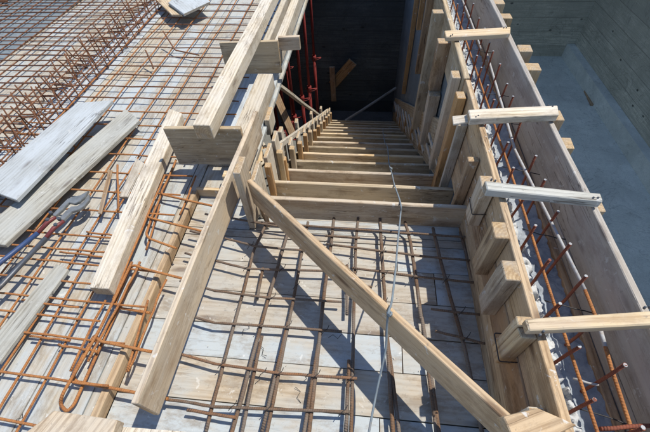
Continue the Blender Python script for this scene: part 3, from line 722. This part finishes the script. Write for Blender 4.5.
tag(beam('edge_beam', (-0.745, 1.63, 0.22), (-0.735, 2.46, 0.22), 0.115, 0.12, 'pale', n=8), 'pale timber on the deck edge between the two cross boards', 'timber')
tag(beam('edge_beam', (-0.79, 2.68, 0.30), (-0.77, 5.2, 0.30), 0.055, 0.12, 'pale', n=10), 'narrow upright board beyond the farther cross board, nearer the long timber', 'board')
tag(beam('edge_beam', (-0.685, 2.68, 0.30), (-0.665, 5.2, 0.30), 0.07, 0.12, 'pale', n=10), 'pale board beyond the farther cross board, on the very edge of the pit', 'board')
tag(box('base_sheet', -0.962, -0.69, 1.63, 5.6, ZD+0.002, ZD+0.03, 'bluegrey', None, grain='y', n=16), 'bluish sheet lying in the shade between the long timber and the edge board', 'sheet')
tag(box('end_block', -0.68, -0.645, 2.06, 2.22, -0.03, 0.10, 'pale', None, grain='z', n=2), 'small pale block nailed to the pit side of the edge timber', 'block')

# ================================================================== PROPS IN THE PIT
def prop(px0, px1, y, label):
    a = ay(*px0, y); b = ay(*px1, y); x = (a.x+b.x)/2
    t = thing('steel_prop', label, 'prop', (x, y, ZF), 'red steel props under the slab deck')
    tube('outer_tube', [(x, y, ZF+0.01), (x, y, -1.25)], 0.024, 'red', t, 12)
    tube('inner_tube', [(x, y, -1.25), (x, y, -0.02)], 0.019, 'red', t, 12)
    tube('collar', [(x, y, -1.31), (x, y, -1.22)], 0.032, 'red', t, 12)
    ring = [(x+0.01+0.055*math.cos(k*math.pi/6)+0.05, y-0.01+0.03*math.sin(k*math.pi/6), -1.27+0.02*math.cos(k*math.pi/6)) for k in range(12)]
    tube('pin', [(x-0.06, y, -1.27)]+ring, 0.006, 'red', t, 6)
    solid('base_plate', x-0.06, x+0.06, y-0.06, y+0.06, ZF+0.001, ZF+0.008, 'red', t)
    return t
prop((305.7, 50), (312, 117), 4.7, 'rightmost red prop at the mouth of the pit')
prop((296.5, 50), (305, 120), 4.45, 'second red prop from the right in the pit')
prop((285, 50), (297, 130), 4.0, 'tall red prop just right of the farther cross board')
prop((277, 76), (288, 130), 3.9, 'red prop below the farther cross board, behind the pale batten')
prop((270, 85), (279, 130), 3.7, 'red prop left of the crossed brown planks')
prop((266, 105), (271, 130), 3.3, 'leftmost red prop next to the plank on edge')
prop((281, 20), (289, 90), 5.3, 'red prop partly hidden behind the short timber end')
prop((309, 0), (318, 100), 5.6, 'prop standing farthest back at the left end of the dark pit wall')
tag(beam('slanting_batten', at(271, 78, -0.02), ay(320, 115, 4.9), 0.05, 0.03, 'pale', n=8), 'pale batten slanting from the deck edge down to the stair rail', 'batten')
tag(beam('leaning_plank', ay(273, 88, 3.4), ay(294, 137, 3.3), 0.10, 0.03, 'brown', n=6), 'brown plank leaning among the red props', 'plank')
# debris on the pit floor
SC = [(262, 142, 'pale scrap of board in the rubble by the foot of the leftmost red prop', 'pale'), (268, 149, 'orange scrap of board in the rubble below the stair rail', 'orange'),
      (256, 156, 'tan scrap of board in the rubble beside the plank on edge', 'fresh'), (264, 160, 'second pale scrap in the rubble, nearer the stair stringer', 'pale'),
      (251, 168, 'orange broken scrap at the near end of the rubble heap', 'orange'), (259, 151, 'tan splinter of board in the middle of the rubble heap', 'fresh'),
      (266, 155, 'grey scrap of board half under the others in the rubble', 'grey'), (258, 188, 'brown scrap of board in the dark beside the upright stake', 'brown')]
for i, (px, py, lb, mt) in enumerate(SC):
    p = at(px, py, ZF+0.03+0.012*i); an = random.uniform(0, 3.1); dv = Vector((math.cos(an), math.sin(an), random.uniform(-.1, .1)))*random.uniform(.12, .28)
    tag(beam('wood_scrap', p-dv, p+dv, random.uniform(.06, .13), .02, mt, n=3, rough_end=.03), lb, 'scrap', 'board scraps on the pit floor')
# things at the pit's end wall
tag(beam('leaning_board', ay(353, 61, 5.95), ay(333, 84, 6.0), 0.16, 0.03, 'orange', up=(0, -1, 0.1), n=4), 'orange board leaning on the dark end wall of the pit', 'board')
tag(beam('upright_batten', ay(332, 66, 5.9), ay(334, 100, 5.95), 0.09, 0.04, 'brown', up=(0, -1, 0), n=4), 'short dark upright batten before the pit end wall', 'batten')
tag(beam('slanting_rail', ay(396, 87, 5.9), ay(345, 120, 5.5), 0.035, 0.03, 'grey', n=3), 'thin grey rail slanting against the pit end wall', 'rail')
tag(beam('wood_scrap', at(586.5, 89, ZF+.05), at(594, 104.5, ZF+.05), 0.09, 0.05, 'brown', n=3, rough_end=.02), 'lone brown board scrap on the sunken room floor by the right wall', 'scrap')

CL = [(335, 338, 'by the second long bar'), (262, 352, 'near the left end of the landing'), (420, 330, 'in the shade right of the brace'), (372, 300, 'beside the rope above the brace'),
      (452, 372, 'in the shade near the shutter foot'), (300, 395, 'low in the middle of the landing'), (247, 330, 'between two bars at the left')]
for px, py, wh in CL:
    p = at(px, py, 0.004); an = random.uniform(0, 6); dv = Vector((math.cos(an), math.sin(an), 0))*0.03; sd = Vector((-dv.y, dv.x, 0))
    tag(tube('wire_clipping', [p-dv, p-dv*.3+sd*.4+Vector((0, 0, .006)), p+dv*.4-sd*.1, p+dv+sd*.5+Vector((0, 0, .01))], .0012, 'wire', None, 5), 'snipped black tying wire on the landing boards '+wh, 'wire')

bm = bmesh.new()
for i in range(160):
    near_wall = random.random() < 0.6
    x = RX-0.17-abs(random.gauss(0, .10)) if near_wall else random.uniform(1.2, RX-.2)
    y = random.uniform(1.5, 8.3); r = random.uniform(.005, .014)
    mt = Matrix.Translation((x, y, ZF+0.013+r*.3)) @ Matrix.Rotation(random.uniform(0, 3), 4, 'Z') @ Matrix.Diagonal((r*random.uniform(.8, 2), r, r*.6, 1))
    bmesh.ops.create_icosphere(bm, subdivisions=1, radius=1, matrix=mt)
me = bpy.data.meshes.new('rubble'); bm.to_mesh(me); bm.free()
tag(link('rubble', me, 'floorc'), 'fine crumbs of concrete strewn along the sunken room floor', 'rubble', kind='stuff')

bm = bmesh.new()
for i in range(110):
    x, y = random.uniform(-.92, .5), random.uniform(.02, 1.12); r = random.uniform(.0012, .0035)
    mt = Matrix.Translation((x, y, 0.005)) @ Matrix.Rotation(random.uniform(0, 6), 4, 'Z') @ Matrix.Rotation(random.uniform(-.4, .4), 4, 'X') @ Matrix.Diagonal((r*random.uniform(1, 3), r, r*.25, 1))
    bmesh.ops.create_cube(bm, size=1, matrix=mt)
me = bpy.data.meshes.new('wood_chips'); bm.to_mesh(me); bm.free()
tag(link('wood_chips', me, 'pale'), 'sawdust chips scattered over the landing boards', 'wood chips', kind='stuff')

# ================================================================== ROPE
rp = []
for i, (px, py) in ((8, (383, 129)), (7, (383, 133)), (6, (384, 138)), (5, (385, 143)), (4, (387.5, 147.5)), (3, (389, 163)), (2, (392, 174)), (1, (394.5, 185)), (0, (400.5, 203))):
    rp.append(at(px, py, 0.16-RS*i+0.012))
rp += [at(400.5, 215, .15), at(397.5, 245, .22), at(396, 265, .28), at(392, 300, .37), at(388.5, 312, .405), at(387, 325, .34), at(385.5, 350, .26), at(377, 390, .18), at(369, 432, .14), at(363, 470, .12)]
def cr(P, seg=5):
    out = []
    for i in range(len(P)-1):
        a = P[max(i-1, 0)]; b = P[i]; c = P[i+1]; d_ = P[min(i+2, len(P)-1)]
        for k in range(seg):
            t = k/seg; out.append(0.5*((2*b)+(c-a)*t+(2*a-5*b+4*c-d_)*t*t+(3*b-a-3*c+d_)*t**3))
    return out+[P[-1]]
rt = thing('rope', 'thin blue grey rope trailing up the landing and over the riser boards', 'rope', (0.15, 0.7, 0.2))
tube('cord', cr(rp), 0.0042, 'rope', rt, 8)
for c in (at(391, 169, 0.16-RS*2.4+.02), at(389.5, 314, .41)):
    pts = [c+Vector((0.0065*math.cos(k*1.3), 0.009*math.sin(k*1.9), 0.0015*(k-6))) for k in range(13)]
    tube('knot', pts, 0.0055, 'rope', rt, 8)

# ================================================================== BOLT CUTTER
bt = thing('bolt_cutter', 'bolt cutter with one blue and one dark handle beside the wide boards', 'bolt cutter', at(50, 225, .13))
zb = 0.15
tube('handle', [at(-25, 284, zb), at(0, 263, zb), at(38, 233, zb)], 0.012, 'blue', bt, 12)
tube('handle', [at(-20, 305, zb), at(2, 285, zb), at(46, 238, zb)], 0.012, 'dsteel', bt, 12)
tube('lever', [at(38, 233, zb), at(48, 222, zb+.005), at(56, 217, zb+.01)], [.010, .012, .009], 'dkred', bt, 10)
tube('lever', [at(44, 240, zb), at(54, 228, zb+.005), at(64, 221, zb+.01)], [.010, .012, .009], 'dkred', bt, 10)
def plate(name, poly, z, t, mat, parent):
    bm = bmesh.new(); P = [at(a, b, z) for a, b in poly]; c = sum(P, Vector())/len(P)
    vs = [bm.verts.new(p-c) for p in P]; f = bm.faces.new(vs)
    r = bmesh.ops.extrude_face_region(bm, geom=[f]); bmesh.ops.translate(bm, vec=(0, 0, t), verts=[v for v in r['geom'] if isinstance(v, bmesh.types.BMVert)])
    bmesh.ops.recalc_face_normals(bm, faces=bm.faces)
    bmesh.ops.bevel(bm, geom=list(bm.edges), offset=0.002, segments=2, affect='EDGES', clamp_overlap=True)
    me = bpy.data.meshes.new(name); bm.to_mesh(me); bm.free()
    return link(name, me, mat, Matrix.Translation(c), parent)
j = lambda L: [(a/5.4, 180+b/5.4) for a, b in L]
plate('jaw', j([(292, 196), (335, 150), (372, 112), (400, 100), (440, 92), (486, 66), (466, 100), (436, 128), (412, 138), (380, 132), (345, 172), (305, 205)]), zb+.004, .016, 'steel', bt)
plate('jaw', j([(322, 222), (362, 178), (392, 152), (425, 150), (455, 128), (488, 84), (490, 118), (462, 152), (430, 172), (395, 182), (352, 226)]), zb-.006, .016, 'steel', bt)
for (a, b) in ((52, 214), (60, 220), (57, 226), (49, 221)):
    p = at(a, b, zb+.006); tube('bolt', [p, p+Vector((0, 0, .018))], 0.009, 'dsteel', bt, 8)
